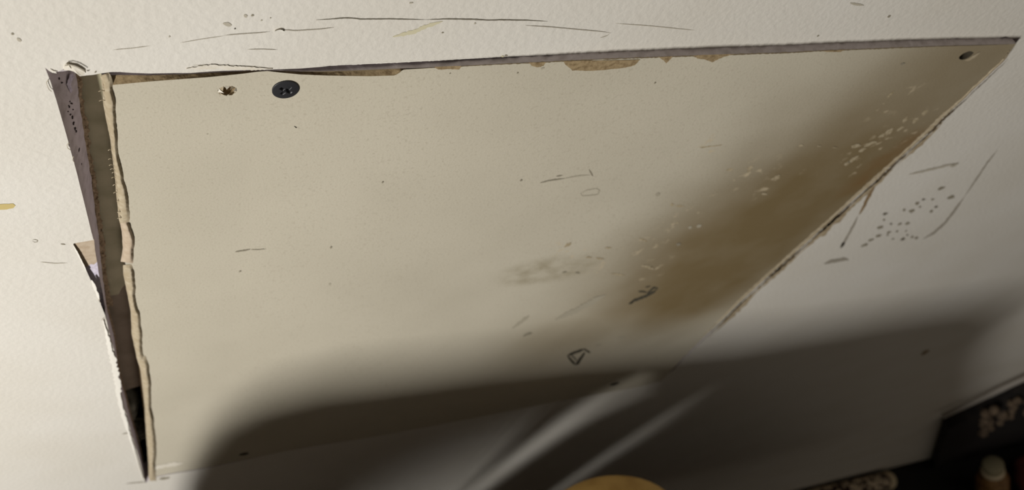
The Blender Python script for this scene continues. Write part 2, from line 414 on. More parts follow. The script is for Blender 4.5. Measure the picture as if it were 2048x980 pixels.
# cracks, marks and stains on the painted wall
for pts, wd, mt in [
    ([(632,40),(660,38.5),(690,36),(705,36.5),(722,38.5),(780,38),(850,39.5)], 2.0, CRACK),
    ([(850,39.5),(900,38),(950,39),(975,40.5),(1000,40),(1050,40.5),(1095,43)], 2.2, CRACK),
    ([(448,71),(480,68),(520,65.5),(540,63.5)], 1.6, CRACKL), ([(555,61),(575,60),(590,61.5),(640,58.5),(668,55)], 1.7, CRACKL),
    ([(360,86),(400,79),(448,72)], 1.0, FAINTW),
    ([(1050,51),(1100,54),(1150,58.5),(1200,63),(1222,66)], 1.6, CRACKL), ([(1220,66),(1214,72),(1200,76)], 1.2, FAINTW),
    ([(1230,47),(1300,52),(1390,61)], 1.2, FAINTW),
    ([(495,99),(525,98.5),(555,99.5)], 1.2, CRACKL),
    ([(225,100),(262,97),(300,92)], 1.0, FAINTW), ([(80,524),(110,527),(135,526)], 1.2, FAINTW),
    ([(64,480),(72,479),(78,483),(70,485),(64,482)], 1.0, GREYM), ([(121,488),(131,489.5)], 2.2, GREYM),
    ([(252,968),(262,966),(280,965),(291,964)], 2.2, CRACKL), ([(244,868),(252,866.5),(260,866)], 2.4, CRACKL)]:
    ribbon('paint_crack', pts, wd, mt, wall, SW)
ribbon('paint_crack', [(548,63.5),(556,62),(563,61),(568,63.5)], 3.0, LIP, wall, SW, 0.0002, True, 0.4, 3, 0.0004)
for (x, y, rx, ry, a, mt) in [(25,68,3,2,0.3,GREYM),(38,80,6,3,0.6,FAINTW),(505,31,3,2,0,GREYM),(491,32,4,3,0.4,FAINTW),(455,49,9,4,0.2,FAINTW),(470,57.5,1.8,1.4,0,PENCIL),(541,36,1.4,1.2,0,GREYM),(523,41,2,1.4,0,FAINTW),(885,65.5,2.2,1.3,0,GREYM),(1012,111,3,1.4,0,GREYM),(1005,113,3,1.8,0,YELLOWF),(1636,72,2.6,1.3,-0.4,GREYM),(1778,33,4,2,-0.5,GREYM),(339,73.5,2,1.6,0,FAINTW),(822,6,4,1.6,0,FAINTW),(950,47,2,1.6,0,FAINTW)]:
    blob_px('speck', oval(x, y, rx, ry, a), mt, wall, SW)
blob_px('yellow_drip', [(-4,409),(12,408),(26,407.5),(31,411),(27,416),(14,419),(-4,420)], YELLOW, wall, SW, 0.0001, 3, 0.5)
ribbon('yellow_drip', [(785,74),(815,67),(830,63),(850,54),(885,43)], 7, YELLOWF, wall, SW, 0.0001, True, 0.35, 4)
ribbon('yellow_drip', [(1700,6),(1712,9),(1728,11)], 4, FAINTW, wall, SW)

WMK = mat('soft_wall_mark', srgb(158, 150, 135), 0.85)
# stained paint beside the right panel edge, scraped rectangle and specks on the right of the wall
for pts, wd, mt in [
    ([(1750,372),(1738,392),(1728,412),(1718,430)], 6, RUST), ([(1716,432),(1706,452),(1692,478),(1681,497)], 4.5, GREYM), ([(1690,484),(1681,496)], 6, CRACK),
    ([(1648,528),(1662,523),(1672,522),(1690,518),(1697,520)], 7, GREYM),
    ([(1995,300),(1975,325),(1950,362),(1930,392)], 3.2, GREYM), ([(1930,392),(1910,420),(1890,446),(1868,466),(1846,478)], 4.6, GREYM),
    ([(1818,349),(1850,342),(1890,332),(1918,326)], 4, FAINTW), ([(1900,334),(1916,328)], 5, FAINTW)]:
    ribbon('scrape_line', pts, wd, WMK if mt is GREYM else mt, wall, SW, 0.0002)
rr = random.Random(3)
sp = [(1730,490,9,3.2),(1742,480,6,2.6),(1757,472,7,3),(1778,465,5,2.4),(1760,455,7,3.4),(1794,463,3.4,2.6),(1812,462,3,2),(1806,478,6,3),(1824,474,4,3),(1833,476,4,2.6),(1770,428,6,3),(1768,440,3,2.2),(1782,448,3,2),(1800,448,6,3),(1815,447,6,3),(1823,422,7,4),(1834,407,5,3.2),(1847,399,4,2.6),(1865,399,4,2.2),(1882,377,9,3.4),(1902,395,8,4),(1862,423,4,3),(1872,414,5,2.5),(1808,420,3.4,3),(1786,478,4,1.8),(1775,470,3,2),(1815,470,3,2),(1840,414,3,2)]
for (x, y, rx, ry) in sp:
    blob_px('mould_speck', oval(x, y, rx * .85, ry * .85, -0.35, 10, 0.3), GREYM if rr.random() < .75 else CRACK, wall, SW, 0.00015)
de = [(q[0] + 2.5, q[1] + 1.5) for q in right_pan[2:26]]
ribbon('dirt_line', de, lambda u: 3.2 + 1.5 * math.sin(37 * u), mat('edge_dirt', srgb(92, 78, 58), 0.95), wall, SW, 0.0001, True, 0.5, 5)
STAINE = mat('edge_stain', srgb(176, 160, 132), 0.9, srgb(150, 132, 102), 300, 4, 0.4, 0.7)
bs = [(q[0] + 6, q[1] + 3.5) for q in right_pan[11:25]]
ribbon('stained_edge', bs, lambda u: 7 + 7 * math.sin(9 * u) * math.sin(23 * u), STAINE, wall, SW, 0.0001, True, 0.55, 6)
blob_px('speck', oval(1850,705,9,3,-0.5), RUST, wall, SW)

# other structure
bm = bmesh.new(); box_bm(bm, -1.2, 3.4, -2.6, 0.2, -0.05, 0.0)
tag(from_bm('floor', bm, mat('floor_boards', srgb(96, 76, 56), 0.6, srgb(74, 58, 42), 12, 4)), 'dull brown floor below the wall', None, None, 'structure')
bm = bmesh.new(); box_bm(bm, -1.2, 3.4, 0.10, 0.113, 0.0, 2.4)
tag(from_bm('wall_back', bm, CAVITY), 'dark far side of the wall cavity', None, None, 'structure')

# ------------------------------------------------------------------ boards behind the gap
def bar_px(name, quad, y0, y1, mt, label, cat):
    pts = [P(x, y, y0) for x, y in quad]
    bm = plate_bm([[(p.x, p.z) for p in pts]], y0, y1)
    bmesh.ops.bevel(bm, geom=[e for e in bm.edges if e.calc_face_angle(0) > 1.0], offset=0.0006, segments=1, affect='EDGES')
    return tag(from_bm(name, bm, mt), label, cat)
bar_px('backing_board', [(95,95),(330,85),(345,560),(262,566),(250,572),(243,580),(238,590),(180,600)], 0.0146, 0.0170, BOARD, 'greenish grey backing board seen through the gap at the left of the panel', 'board')
bar_px('backing_board', [(180,560),(345,540),(350,752),(285,771),(262,778),(238,787),(205,790)], 0.0172, 0.0335, BOARD2, 'dark brown board deeper in the lower part of the left gap', 'board')
def lump(name, c, rad, mt, label, cat, sc=(1, 1, 1)):
    bm = bmesh.new(); bmesh.ops.create_icosphere(bm, subdivisions=3, radius=rad)
    for v in bm.verts:
        v.co *= 1 + 0.5 * noise.noise(v.co / rad * 1.6 + Vector(c) * 40)
        v.co = Vector((v.co.x * sc[0], v.co.y * sc[1], v.co.z * sc[2])) + Vector(c)
    return tag(from_bm(name, bm, mt, smooth=True), label, cat)
lump('insulation_tuft', P(256,806,0.027), 0.010, TUFT, 'grey tuft of insulation in the dark bottom of the left gap, the upper one', 'insulation', (.6, .8, 1.6))
lump('insulation_tuft', P(276,862,0.024), 0.007, TUFT, 'small pale tuft of insulation near the pointed bottom of the left gap', 'insulation', (.7, .8, 1.5))
ribbon('wood_splinter', [(255,843),(272,840),(292,838)], 7, TUFT, None, lambda a, b, l: P(a, b, 0.028 - l), 0, True)
tag(bpy.data.objects['wood_splinter'], 'thin pale splinter lying across the dark bottom of the left gap', 'splinter')

# ------------------------------------------------------------------ the panel
panel = empty('access_panel', (0.18, TH, 0.79))
tag(panel, 'loose beige plasterboard panel screwed into the wall cut-out', 'panel')
M_ = [(203,150),(240,150),(300,150.5),(350,149),(380,148),(420,145.5),(450,144),(500,141.5),(545,141),(600,143),(640,143),(700,141),(800,137),(850,135.5),(900,133),(1000,127.5),(1100,123),(1200,118),(1300,114),(1400,110.5),(1500,107),(1560,105),(1650,100.5),(1740,97),(1800,94.5),(1900,91),(1950,90),(2032,88)]
PE = [(214,171),(300,163),(380,157),(420,154),(450,151),(480,148),(515,143.5),(535,142),(550,144),(580,147),(600,149),(650,151),(700,152),(740,152.5),(790,151),(800,145),(806,139),(850,136),(900,133.6),(1000,128),(1100,123.5),(1200,118.5),(1300,114.5),(1400,111),(1500,107.5),(1560,105.5),(1650,101),(1740,97.5),(1800,95),(1900,91.5),(1950,90.5),(2032,88)]
left_pan = [(214,171),(211,185),(212,205),(215,225),(220,255),(224,275),(226,300),(230,330),(234,360),(238,385),(240,400),(242,430),(245,447),(249,465),(252,480),(253,500),(251,527),(253,545),(257,570),(261,600),(268,630),(270,665),(273,690),(278,715),(284,730),(289,765),(292,800),(296,850),(300,900),(301,940),(303,955)]
NU, NV = 320, 280
def bcurve(pts, n):
    q = []
    for a, b in zip(pts, pts[1:]):
        m = max(1, int(math.dist(a, b) / 4))
        for k in range(m): q.append((a[0] + (b[0] - a[0]) * k / m, a[1] + (b[1] - a[1]) * k / m))
    q.append(pts[-1])
    return resample([PP(x, y) for x, y in q], n)
cT = bcurve(PE, NU + 1); cR = bcurve(right_pan, NV + 1); cB = bcurve(bot_pan[::-1], NU + 1); cL = bcurve(left_pan, NV + 1)
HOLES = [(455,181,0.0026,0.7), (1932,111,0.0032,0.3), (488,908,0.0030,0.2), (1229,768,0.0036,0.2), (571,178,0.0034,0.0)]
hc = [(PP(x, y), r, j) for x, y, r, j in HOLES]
bm = bmesh.new(); g = []
for j in range(NV + 1):
    v = j / NV; row = []
    for i in range(NU + 1):
        u = i / NU
        p = (cT[i] * (1 - v) + cB[i] * v + cL[j] * (1 - u) + cR[j] * u
             - cT[0] * (1 - u) * (1 - v) - cT[NU] * u * (1 - v) - cB[0] * (1 - u) * v - cB[NU] * u * v)
        y = ypan(p.x, p.z) + 0.00025 * noise.noise(Vector((p.x * 22, p.z * 22, 1)))
        row.append(bm.verts.new((p.x, y, p.z)))
    g.append(row)
skip = lambda p: any((Vector((p.x, 0, p.z)) - Vector((c.x, 0, c.z))).length < r * 1.12 + 0.0009 for c, r, _ in hc)
for j in range(NV):
    for i in range(NU):
        a = (g[j][i], g[j + 1][i], g[j + 1][i + 1], g[j][i + 1])
        if not skip(sum((q.co for q in a), Vector()) / 4): bm.faces.new(a)
loose = [v for v in bm.verts if not v.link_faces]; g = [[v for v in q if v.link_faces] for q in g]
bmesh.ops.delete(bm, geom=loose, context='VERTS')
border = set(g[0]) | set(g[-1]) | {q[0] for q in g} | {q[-1] for q in g}
rings = []
for c, r, jt in hc:
    be = [e for e in bm.edges if e.is_boundary and all((Vector((v.co.x, 0, v.co.z)) - Vector((c.x, 0, c.z))).length < r * 1.12 + 0.0036 for v in e.verts)
          and not (e.verts[0] in border and e.verts[1] in border)]
    vv = []
    for k in range(22):
        a = 2 * math.pi * k / 22; q = r * (1 + jt * 0.5 * noise.noise(Vector((math.cos(a) * 2 + r * 900, math.sin(a) * 2, 3))))
        x, z = c.x + q * math.cos(a), c.z + q * math.sin(a) * (0.85 if jt < .5 else 0.8)
        vv.append(bm.verts.new((x, ypan(x, z), z)))
    rings.append([v.co.copy() for v in vv])
    ce = [bm.edges.new((vv[k], vv[(k + 1) % 22])) for k in range(22)]
    bmesh.ops.triangle_fill(bm, use_beauty=True, use_dissolve=False, edges=be + ce)
for f in bm.faces:
    f.normal_update()
    if f.normal.y > 0: f.normal_flip()
me = bpy.data.meshes.new('panel_face'); bm.to_mesh(me); bm.free()
for p in me.polygons: p.use_smooth = True
# stain masks painted by place on the paper (dirt with a shape of its own)
def to_px(p):
    q = R.transposed() @ (Vector(p) - Vector((0, CAMY, CAMZ)))
    return CX + FPX * q.x / q.z, CY + FPX * q.y / q.z
sst = lambda a, b, x: (lambda t: t * t * (3 - 2 * t))(min(1, max(0, (x - a) / (b - a))))
STC = [(x_, P(x_, y_).x, P(x_, y_).z) for x_, y_ in ((1500,300),)]
grime, rust, smear, scuff = [], [], [], []
cG = P(1760, 260); cG2 = P(1560, 390); cS = P(1095, 530)
RS = [P(1800, 285), P(1760, 315), P(1720, 350)]
SC = [P(x, y) for x, y in ((1850,228),(1810,245),(1770,265),(1745,290),(1712,300),(1700,325),(1400,295),(1500,335),(1548,352),(1455,350),(1360,430),(1300,530),(1220,515),(1130,490),(1295,478),(1780,190))]
def seg_d(p, a, b):
    ab = (b[0] - a[0], b[1] - a[1]); t = max(0, min(1, ((p[0] - a[0]) * ab[0] + (p[1] - a[1]) * ab[1]) / (ab[0] ** 2 + ab[1] ** 2)))
    return math.hypot(p[0] - a[0] - ab[0] * t, p[1] - a[1] - ab[1] * t)
gA = (P(1985, 120).x - 0.02, P(1985, 120).z - .02); gB = (P(1560, 470).x, P(1560, 470).z)
for v in me.vertices:
    x, z = v.co.x, v.co.z
    n1 = noise.noise(Vector((x * 14, z * 14, 2))); n2 = noise.noise(Vector((x * 45, z * 45, 7)))
    d = seg_d((x, z), (0.347, 1.155), (0.305, 0.98)) + 0.018 * n1 + 0.006 * n2
    e = seg_d((x, z), (0.30, 0.98), (0.25, 0.93)) + 0.018 * n1 + 0.006 * n2
    gr = max(1 - sst(0.02, 0.115, d), 0.55 * (1 - sst(0.01, 0.075, e)))
    grime.append(gr * (1 - 0.24 * sst(1.085, 1.16, z)))
    rust.append(max(1 - sst(0.002, 0.017, math.hypot((x - c.x) * 1.2, (z - c.z) * 0.8) + 0.005 * n2) for c in RS) * 0.85)
    smear.append(1 - sst(0.012, 0.026, math.hypot((x - cS.x) * 0.75, (z - cS.z) * 1.4) + 0.006 * n2))
    scuff.append(max(1 - sst(0.003, 0.016, math.hypot(x - c.x, (z - c.z) * 0.8)) for c in SC))
for nm, arr in (('grime', grime), ('rust', rust), ('smear', smear), ('scuff', scuff)):
    me.attributes.new(nm, 'FLOAT', 'POINT').data.foreach_set('value', arr)
face = link('panel_face', me, PAPER); keep(face, panel)

def part(o, label=None):
    keep(o, panel)
    if label: o['label'] = label
    return o
# gypsum core: four rough sides and a back
def core_side(curve, jt=0.0002, mt=GYP):
    A_ = [Vector((p.x, ypan(p.x, p.z), p.z)) for p in curve]; B_ = [Vector((p.x, ypan(p.x, p.z) + TH, p.z)) for p in curve]
    return part(strip('gypsum_edge', A_, B_, mt, None, 6, jt, 450, 0.0014))
cM = bcurve(M_, NU + 1)
top_core = part(strip('gypsum_edge', [PP(*q) for q in M_], [PP(*q) + Vector((0, TH, 0.0004)) for q in M_], GYP, None, 10, 0.00045, 350, 0.0010), 'grey gypsum along the top edge')
core_side(cL[:], 0.0002, GYP); core_side(cR); core_side(cB)
bm = bmesh.new(); v = [bm.verts.new((p.x, ypan(p.x, p.z) + TH, p.z)) for p in (cL[0], cR[0], cR[-1], cL[-1])]; bm.faces.new(v)
part(from_bm('panel_back', bm, KRAFT))
# torn brown paper bevel at the upper left, and torn patches along the top
bA = [(203,162),(206,171)]
xs = [206, 215, 240, 270, 300, 330, 360, 380, 400, 420, 450, 480, 515, 535, 550, 580, 600, 625, 650, 675, 700, 720, 740, 765, 790, 798, 806, 812]
bm_lo = [PP(x, interp(PE, x) if x > 214 else 171, 0.0000) for x in xs]
bm_hi = [PP(x, interp(M_, x) - 0.5, 0) + Vector((0, 0.0022, 0)) for x in xs]
bm_hi = []
for x in xs:
    yy = interp(M_, x) - 1.5; p = PP(x, yy); bm_hi.append(P(x, yy, p.y + 0.0016))
part(strip('torn_paper', bm_lo, bm_hi, KRAFT, None, 6, 0.00022, 700, 0.0007), 'brown torn paper along the upper left edge')
for pts in ([(868,134),(922,132),(919,139),(900,138.5),(876,139)], [(1058,125),(1092,124),(1087,132),(1076,135),(1064,132)], [(1126,122),(1134,132),(1145,141),(1170,141.5),(1200,141),(1230,138),(1252,135),(1270,131),(1280,119)], [(1316,113.5),(1346,112.5),(1340,120),(1333,127),(1326,120)], [(1384,111),(1470,108),(1450,113),(1438,118),(1424,125),(1410,119),(1395,117)], [(1640,102),(1690,100),(1682,103.5),(1660,104)]):
    part(blob_px('torn_paper', pts, KRAFT, None, PP, 0.00025, 4, 0.8))
dl = [(x, interp(PE, x) + 0.4) for x in range(806, 2030, 12)]
part(ribbon('dirt_line', dl, 2.2, mat('panel_edge_dirt', srgb(110, 96, 72), 0.95), None, PP, 0.00015, True, 0.6, 4))
dl = [(x, interp(M_, x) + 0.5) for x in range(560, 810, 10)]
part(ribbon('dirt_line', dl, 2.4, bpy.data.materials['panel_edge_dirt'], None, lambda a, b, l: PP(a, b, l - 0.0012), 0.0002, True, 0.6, 4))
# paper rim lifted around the edges
lipL = [(203,152),(207,160),(208,172),(209,185),(211,205),(214,228),(219,258),(223,280),(224,297),(228,325),(232,350),(236,385),(239,408),(241,432),(243,446)]
def lip(pts, wf, rz, mt, seed, nm='paper_lip', step=3.0):
    """curled strip of face paper: rooted at the board edge, free edge lifted away from the face"""
    random.seed(seed)
    L = sum(math.dist(a, b) for a, b in zip(pts, pts[1:])); n = max(6, int(L / step))
    q = [(t.x, t.y) for t in resample([(x, y, 0) for x, y in pts], n)]
    bm = bmesh.new(); rows = []
    for i in range(n):
        a = q[max(0, i - 1)]; b = q[min(n - 1, i + 1)]
        dx, dy = b[0] - a[0], b[1] - a[1]; l = math.hypot(dx, dy) or 1
        nx, ny = dy / l, -dx / l
        u = i / (n - 1); w_ = wf(u) * (1 + 0.28 * noise.noise(Vector((i * 0.09, seed, 0))) + 0.10 * noise.noise(Vector((i * 0.31, seed, 4)))); zz = rz * (1 + 0.25 * noise.noise(Vector((i * 0.06, seed, 9))))
        e = min(1, 8 * u + .1, 8 * (1 - u) + .1)
        prof = [(-0.35, 0.0, 0.0016), (0.0, 0.35, 0.0), (0.4, 0.75, 0.0), (0.8, 0.97, 0.0), (1.0, 1.0, 0.0), (1.0 + 1.0 / w_, 0.90, 0.0), (1.0 + 5.2 / w_, 0.14, 0.0), (1.0 + 6.2 / w_, -0.05, 0.0)]
        rows.append([bm.verts.new(PP(q[i][0] + nx * w_ * k, q[i][1] + ny * w_ * k, zz * h * e - dp)) for k, h, dp in prof])
    for a, b in zip(rows, rows[1:]):
        for j in range(len(a) - 1): bm.faces.new((a[j], b[j], b[j + 1], a[j + 1]))
    return part(from_bm(nm, bm, mt, None, True))
lip(lipL, lambda u: 9 + 3.5 * math.sin(u * 9), 0.0011, CREAM, 1, step=2.0)
lip([(243,446),(246,458),(249,475),(250,492),(248,512),(246,524)], lambda u: 9 + 5 * math.sin(min(1, u * 1.15) * 1.5), 0.0014, TANP, 2, step=2.0)
lip([(249,530),(251,550),(255,572),(259,600),(265,630),(267,665),(271,692),(275,714),(279,726)], lambda u: 9 + 3 * math.sin(u * 12), 0.0013, CREAM, 3, step=2.0)
lip([(277,716),(283,735),(287,765),(290,800),(294,850),(298,900),(299,935),(300,962)], lambda u: 8 + 1.5 * math.sin(u * 12), 0.0015, CREAM, 4, step=2.0)
lip([(212,168),(208,160),(204,150)][::-1], lambda u: 7, 0.0006, CREAM, 5, step=1.5)
rl = [(x - 3, y - 2) for x, y in right_pan[1:25]]
bmr = ribbon('paper_lip', rl, lambda u: 5.5 + 1.5 * math.sin(u * 31), CREAM, None, PP, 0.0001, True, 0.35, 5, 0.0004); part(bmr)
# burr fibres on the lip
rf = random.Random(5)
for (x, y) in [(203,182),(204,201),(216,300),(217,318),(221,338),(224,355),(226,370),(228,385),(231,402),(234,424),(236,436),(268,688),(219,330),(222,345)]:
    ln = rf.uniform(3, 7) if y > 210 else 12
    pts = [PP(x + 6, y, 0.0004), PP(x + 6 - ln * .5, y - 1.5, 0.0007), PP(x + 6 - ln, y + 1, 0.0006)]
    part(fibre('paper_fibre', resample(pts, 5), 0.00014, CREAM, None))
# screw and nail holes: cup below each opening, torn rim on the first
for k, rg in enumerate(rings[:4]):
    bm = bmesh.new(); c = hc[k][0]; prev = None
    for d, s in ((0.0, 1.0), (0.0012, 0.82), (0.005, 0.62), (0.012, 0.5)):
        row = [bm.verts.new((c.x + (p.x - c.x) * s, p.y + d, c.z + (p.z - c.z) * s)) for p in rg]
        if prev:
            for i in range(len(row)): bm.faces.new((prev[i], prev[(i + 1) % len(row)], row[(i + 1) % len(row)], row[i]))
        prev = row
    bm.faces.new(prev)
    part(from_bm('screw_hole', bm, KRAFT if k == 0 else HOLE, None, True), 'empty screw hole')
part(blob_px('torn_and_lit_rim', [(1928,121),(1938,116),(1950,109),(1961,104),(1956,110),(1948,117),(1936,122.5)], CREAM, None, PP, 0.0002, 3, 0.5))  # pale blob paints the lit far wall of the right-hand hole
c, r = hc[0][0], hc[0][1]
for k in range(9):
    a = 2 * math.pi * k / 9 + 0.2
    p0 = Vector((c.x + r * 1.05 * math.cos(a), 0, c.z + r * 0.85 * math.sin(a))); w_ = 0.0008
    tip = Vector((c.x + r * (0.45 + 0.5 * rf.random()) * math.cos(a + .2), 0, c.z + r * 0.6 * math.sin(a + .2)))
    t_ = Vector((-math.sin(a), 0, math.cos(a))) * w_
    q = [p0 + t_, p0 - t_, tip]
    bm = bmesh.new(); v = [bm.verts.new((s.x, ypan(s.x, s.z) + dy, s.z)) for s, dy in zip(q, (-0.0001, -0.0001, -0.0009))]
    v2 = [bm.verts.new(u_.co + Vector((0, 0.00015, 0))) for u_ in v]
    bm.faces.new(v); bm.faces.new(v2[::-1])
    for i in range(3): bm.faces.new((v[i], v[(i + 1) % 3], v2[(i + 1) % 3], v2[i]))
    part(from_bm('torn_and_lit_rim', bm, CREAM if k % 2 else PAINT2))
# pencil letters and other marks on the panel
for pts, wd in [([(1134,712),(1150,705),(1170,698)], 5), ([(1168,698),(1174,702),(1181,706)], 3.5), ([(1135,712),(1142,720),(1151,730)], 4.5), ([(1151,729),(1160,719),(1170,704)], 5.5), ([(1151,730),(1160,726)], 3), ([(1143,711),(1150,717),(1153,722)], 2.5),
                ([(1257,608),(1268,601),(1282,596),(1296,590),(1308,584),(1316,576)], 5.5), ([(1316,576),(1308,575),(1300,582),(1293,589)], 4), ([(1276,583),(1286,583),(1294,585)], 4), ([(1258,608),(1268,603)], 4), ([(1290,575),(1302,572)], 2.5)]:
    part(ribbon('pencil_stroke', pts, wd, PENCIL, None, PP, 0.00012, True, 0.25, 2.5))
for pts, wd, mt in [([(588,252),(594,256)], 2.5, PENCIL), ([(470,504),(490,501),(500,499)], 2.4, GREYM), ([(500,499.5),(515,500),(532,498.5)], 1.3, FAINT),
                    ([(1178,339),(1182,346),(1186,353)], 3, GREYM), ([(1080,366),(1100,361),(1130,357)], 2.4, GREYM), ([(1112,353),(1125,351)], 2, GREYM), ([(1130,357),(1155,352),(1180,350)], 2, FAINT),
                    ([(1161,386),(1164,392),(1180,391),(1196,389),(1199,380),(1192,377),(1172,381),(1161,387)], 2, FAINT),
                    ([(1045,673),(1054,669),(1064,666)], 4.5, GREYM), ([(1024,657),(1040,646),(1058,632)], 6, FAINT), ([(1110,640),(1150,622),(1210,590)], 10, FAINT),
                    ([(1190,692),(1203,690)], 3, FAINT), ([(1235,676),(1250,674)], 4, FAINT), ([(1150,545),(1160,547)], 3, GREYM), ([(1124,545),(1134,544)], 2.6, GREYM),
                    ([(300,938),(340,930),(366,926)], 7, PAINT2), ([(318,958),(330,957),(340,955)], 5, GREYM)]:
    part(ribbon('scratch', pts, wd, mt, None, PP, 0.00012, True, 0.3, 3))
for (x, y, rx, ry, mt) in [(1042,361,2.4,1.8,GREYM),(765,365,2,1.6,GREYM),(662,495,2.2,2.2,GREYM),(480,543,2.4,1.5,GREYM),(660,568,2.6,2.2,FAINT),(1357,489,4.5,3,GREYM),(1315,389,5,3.5,FAINT),(1380,455,4,3,FAINT),(1398,452,5,3,FAINT),(1805,128,5,2,GREYM),(415,268,2,1.4,FAINT),(900,147,1.8,1.2,GREYM),(1035,146,1.8,1.2,GREYM),(1085,137,4,2,FAINT),(1310,166,2.2,1.4,GREYM)]:
    part(blob_px('speck', oval(x, y, rx, ry, -0.3), mt, None, PP, 0.00012))
# whitish scuffs across the grimy side
for (x, y, rx, ry, a) in [(1849,226,8,3.4,-0.7),(1832,240,9,3,-0.6),(1810,240,7,3.2,-0.7),(1800,258,8,2.4,-0.5),(1778,264,12,4,-0.7),(1762,272,8,2.6,-0.5),(1740,288,13,3,-0.35),(1712,292,12,3.4,-0.3),(1724,300,9,3,-0.5),(1708,318,12,3,-0.6),(1694,327,7,3,-0.4),(1601,291,5,2,-0.2),(1638,292,4,1.4,0),(1670,295,5,1.4,0),(1500,335,6,3.2,-0.4),(1498,342,5,2.6,-0.3),(1552,355,9,2.6,-0.4),(1528,388,6,2,0),(1460,340,8,2.4,0),(1345,410,4,3,0.3),(1360,412,8,2.2,0),(1354,446,3,2,0),(1420,293,22,1.2,-0.12),(1135,490,7,3,-0.5),(1216,496,6,1.6,0),(1287,480,8,2,0.5),(1293,533,10,2.2,0.1),(1302,537,7,2,0.1),(1235,549,14,1.6,0.15),(1200,517,8,1.6,0.1),(1178,515,6,1.6,0),(1781,189,10,1.8,-0.75)]:
    part(blob_px('white_scuff', oval(x, y, rx, ry, a, 12, 0.35), SCUFF, None, PP, 0.00013, 2, 0.6))

# ------------------------------------------------------------------ drywall screw
sc_c = PP(571, 178)
screw = empty('drywall_screw', sc_c)
tag(screw, 'black cross-slot screw at the upper left of the panel', 'screw')
bm = bmesh.new(); RR = 0.00425; NR, NS = 26, 96; prev = None; ctr = None
def hz(x, z):
    r = math.hypot(x, z); h = 0.00075 - 0.00035 * (r / RR) ** 2
    ca, sa = math.cos(0.95), math.sin(0.95); a, b = abs(x * ca + z * sa), abs(-x * sa + z * ca)
    dep = 0
    for p_, q_ in ((a, b), (b, a)):
        if q_ < 0.00055 and p_ < 0.0023: dep = max(dep, min(1, (0.00055 - q_) / 0.00018) * min(1, (0.0023 - p_) / 0.0007))
    if r < 0.001: dep = max(dep, min(1, (0.001 - r) / 0.0003))
    return h - 0.0013 * dep
ctr = bm.verts.new((0, -hz(0, 0), 0)); prev = None
for i in range(1, NR + 1):
    r = RR * i / NR
    row = [bm.verts.new((r * math.cos(t), -hz(r * math.cos(t), r * math.sin(t)), r * math.sin(t))) for t in (2 * math.pi * k / NS for k in range(NS))]
    for k in range(NS):
        if prev is None: bm.faces.new((ctr, row[k], row[(k + 1) % NS]))
        else: bm.faces.new((prev[k], row[k], row[(k + 1) % NS], prev[(k + 1) % NS]))
    prev = row
for r, d in ((RR * 0.98, 0.0003), (RR * 0.55, 0.003), (0.0018, 0.006)):
    row = [bm.verts.new((r * math.cos(t), d, r * math.sin(t))) for t in (2 * math.pi * k / NS for k in range(NS))]
    for k in range(NS): bm.faces.new((prev[k], row[k], row[(k + 1) % NS], prev[(k + 1) % NS]))
    prev = row
hd = from_bm('screw_head', bm, STEEL, screw, True)
bm = bmesh.new(); prev = None
for i in range(60):
    y = 0.006 + 0.026 * i / 59; rr_ = (0.0018 + 0.0005 * (i % 4 < 2)) * (1 if i < 52 else (60 - i) / 8)
    row = [bm.verts.new((rr_ * math.cos(2 * math.pi * k / 12), y, rr_ * math.sin(2 * math.pi * k / 12))) for k in range(12)]
    if prev:
        for k in range(12): bm.faces.new((prev[k], row[k], row[(k + 1) % 12], prev[(k + 1) % 12]))
    prev = row
from_bm('screw_shaft', bm, STEEL, screw, True)

# ------------------------------------------------------------------ made-up chair below the panel, its back shaped to shade the lower wall
WOOD = mat('dark_wood', srgb(70, 58, 46), 0.5, srgb(54, 44, 36), 40, 4)
TANW = mat('tan_pad', srgb(206, 170, 104), 0.7, srgb(186, 150, 88), 60, 3)
chair = empty('shadow_chair', (0.2, -0.35, 0.0))
tag(chair, 'made-up wide chair with a back slotted to cast shadow and light stripes and a tan head pad, pad just showing at the bottom edge', 'chair')
YB = -0.150
def sh(x, z):
    """where the chair back must be for its shadow edge to fall at wall point (x, z)"""
    S = Vector((x, 0, CAMZ + z)); t = (YB - 0) / (LIGHT.y)
    p = S.lerp(LIGHT, t); return (p.x, p.z)
back = [(0.022,-1.15),(0.021,-0.70),(0.024,-0.64),(0.033,-0.575),(0.046,-0.532),(0.066,-0.508),(0.10,-0.498),(0.15,-0.503),(0.20,-0.508),(0.27,-0.518),(0.35,-0.54),(0.42,-0.555),(0.52,-0.56),(0.60,-0.56),(0.66,-0.568),(0.705,-0.595),(0.74,-0.66),(0.80,-0.74),(0.88,-0.83),(0.96,-0.92),(1.06,-1.02),(1.14,-1.10),(1.18,-1.15)]  # outline solved from the wanted shadow; right flare added to darken the wall
def slot(cl, w0, w1):
    l, r_ = [], []
    for i, (x, z) in enumerate(cl):
        w_ = w0 + (w1 - w0) * i / (len(cl) - 1)
        if i == 0: w_ *= 0.5
        l.append((x - w_ / 2, z)); r_.append((x + w_ / 2, z))
    return l + r_[::-1]
s1 = slot([(0.372,-0.595),(0.345,-0.618),(0.320,-0.650),(0.305,-0.69),(0.290,-0.75),(0.275,-0.82),(0.262,-0.90)], 0.028, 0.016)
s2 = slot([(0.432,-0.685),(0.415,-0.74),(0.398,-0.81),(0.385,-0.88),(0.372,-0.96)], 0.011, 0.012)  # slots placed to throw two light stripes on the wall
light_slits = []  # narrow slits added to leak a soft patch of light beside the stripe
for k in range(13):
    xt = 0.268 - 0.0095 * k; xb = xt - 0.035; wd = 0.0082 - 0.00032 * k
    light_slits.append(slot([(xt, -0.650 - 0.001 * k), ((xt + xb) / 2, -0.85), (xb, -0.99)], wd, wd))
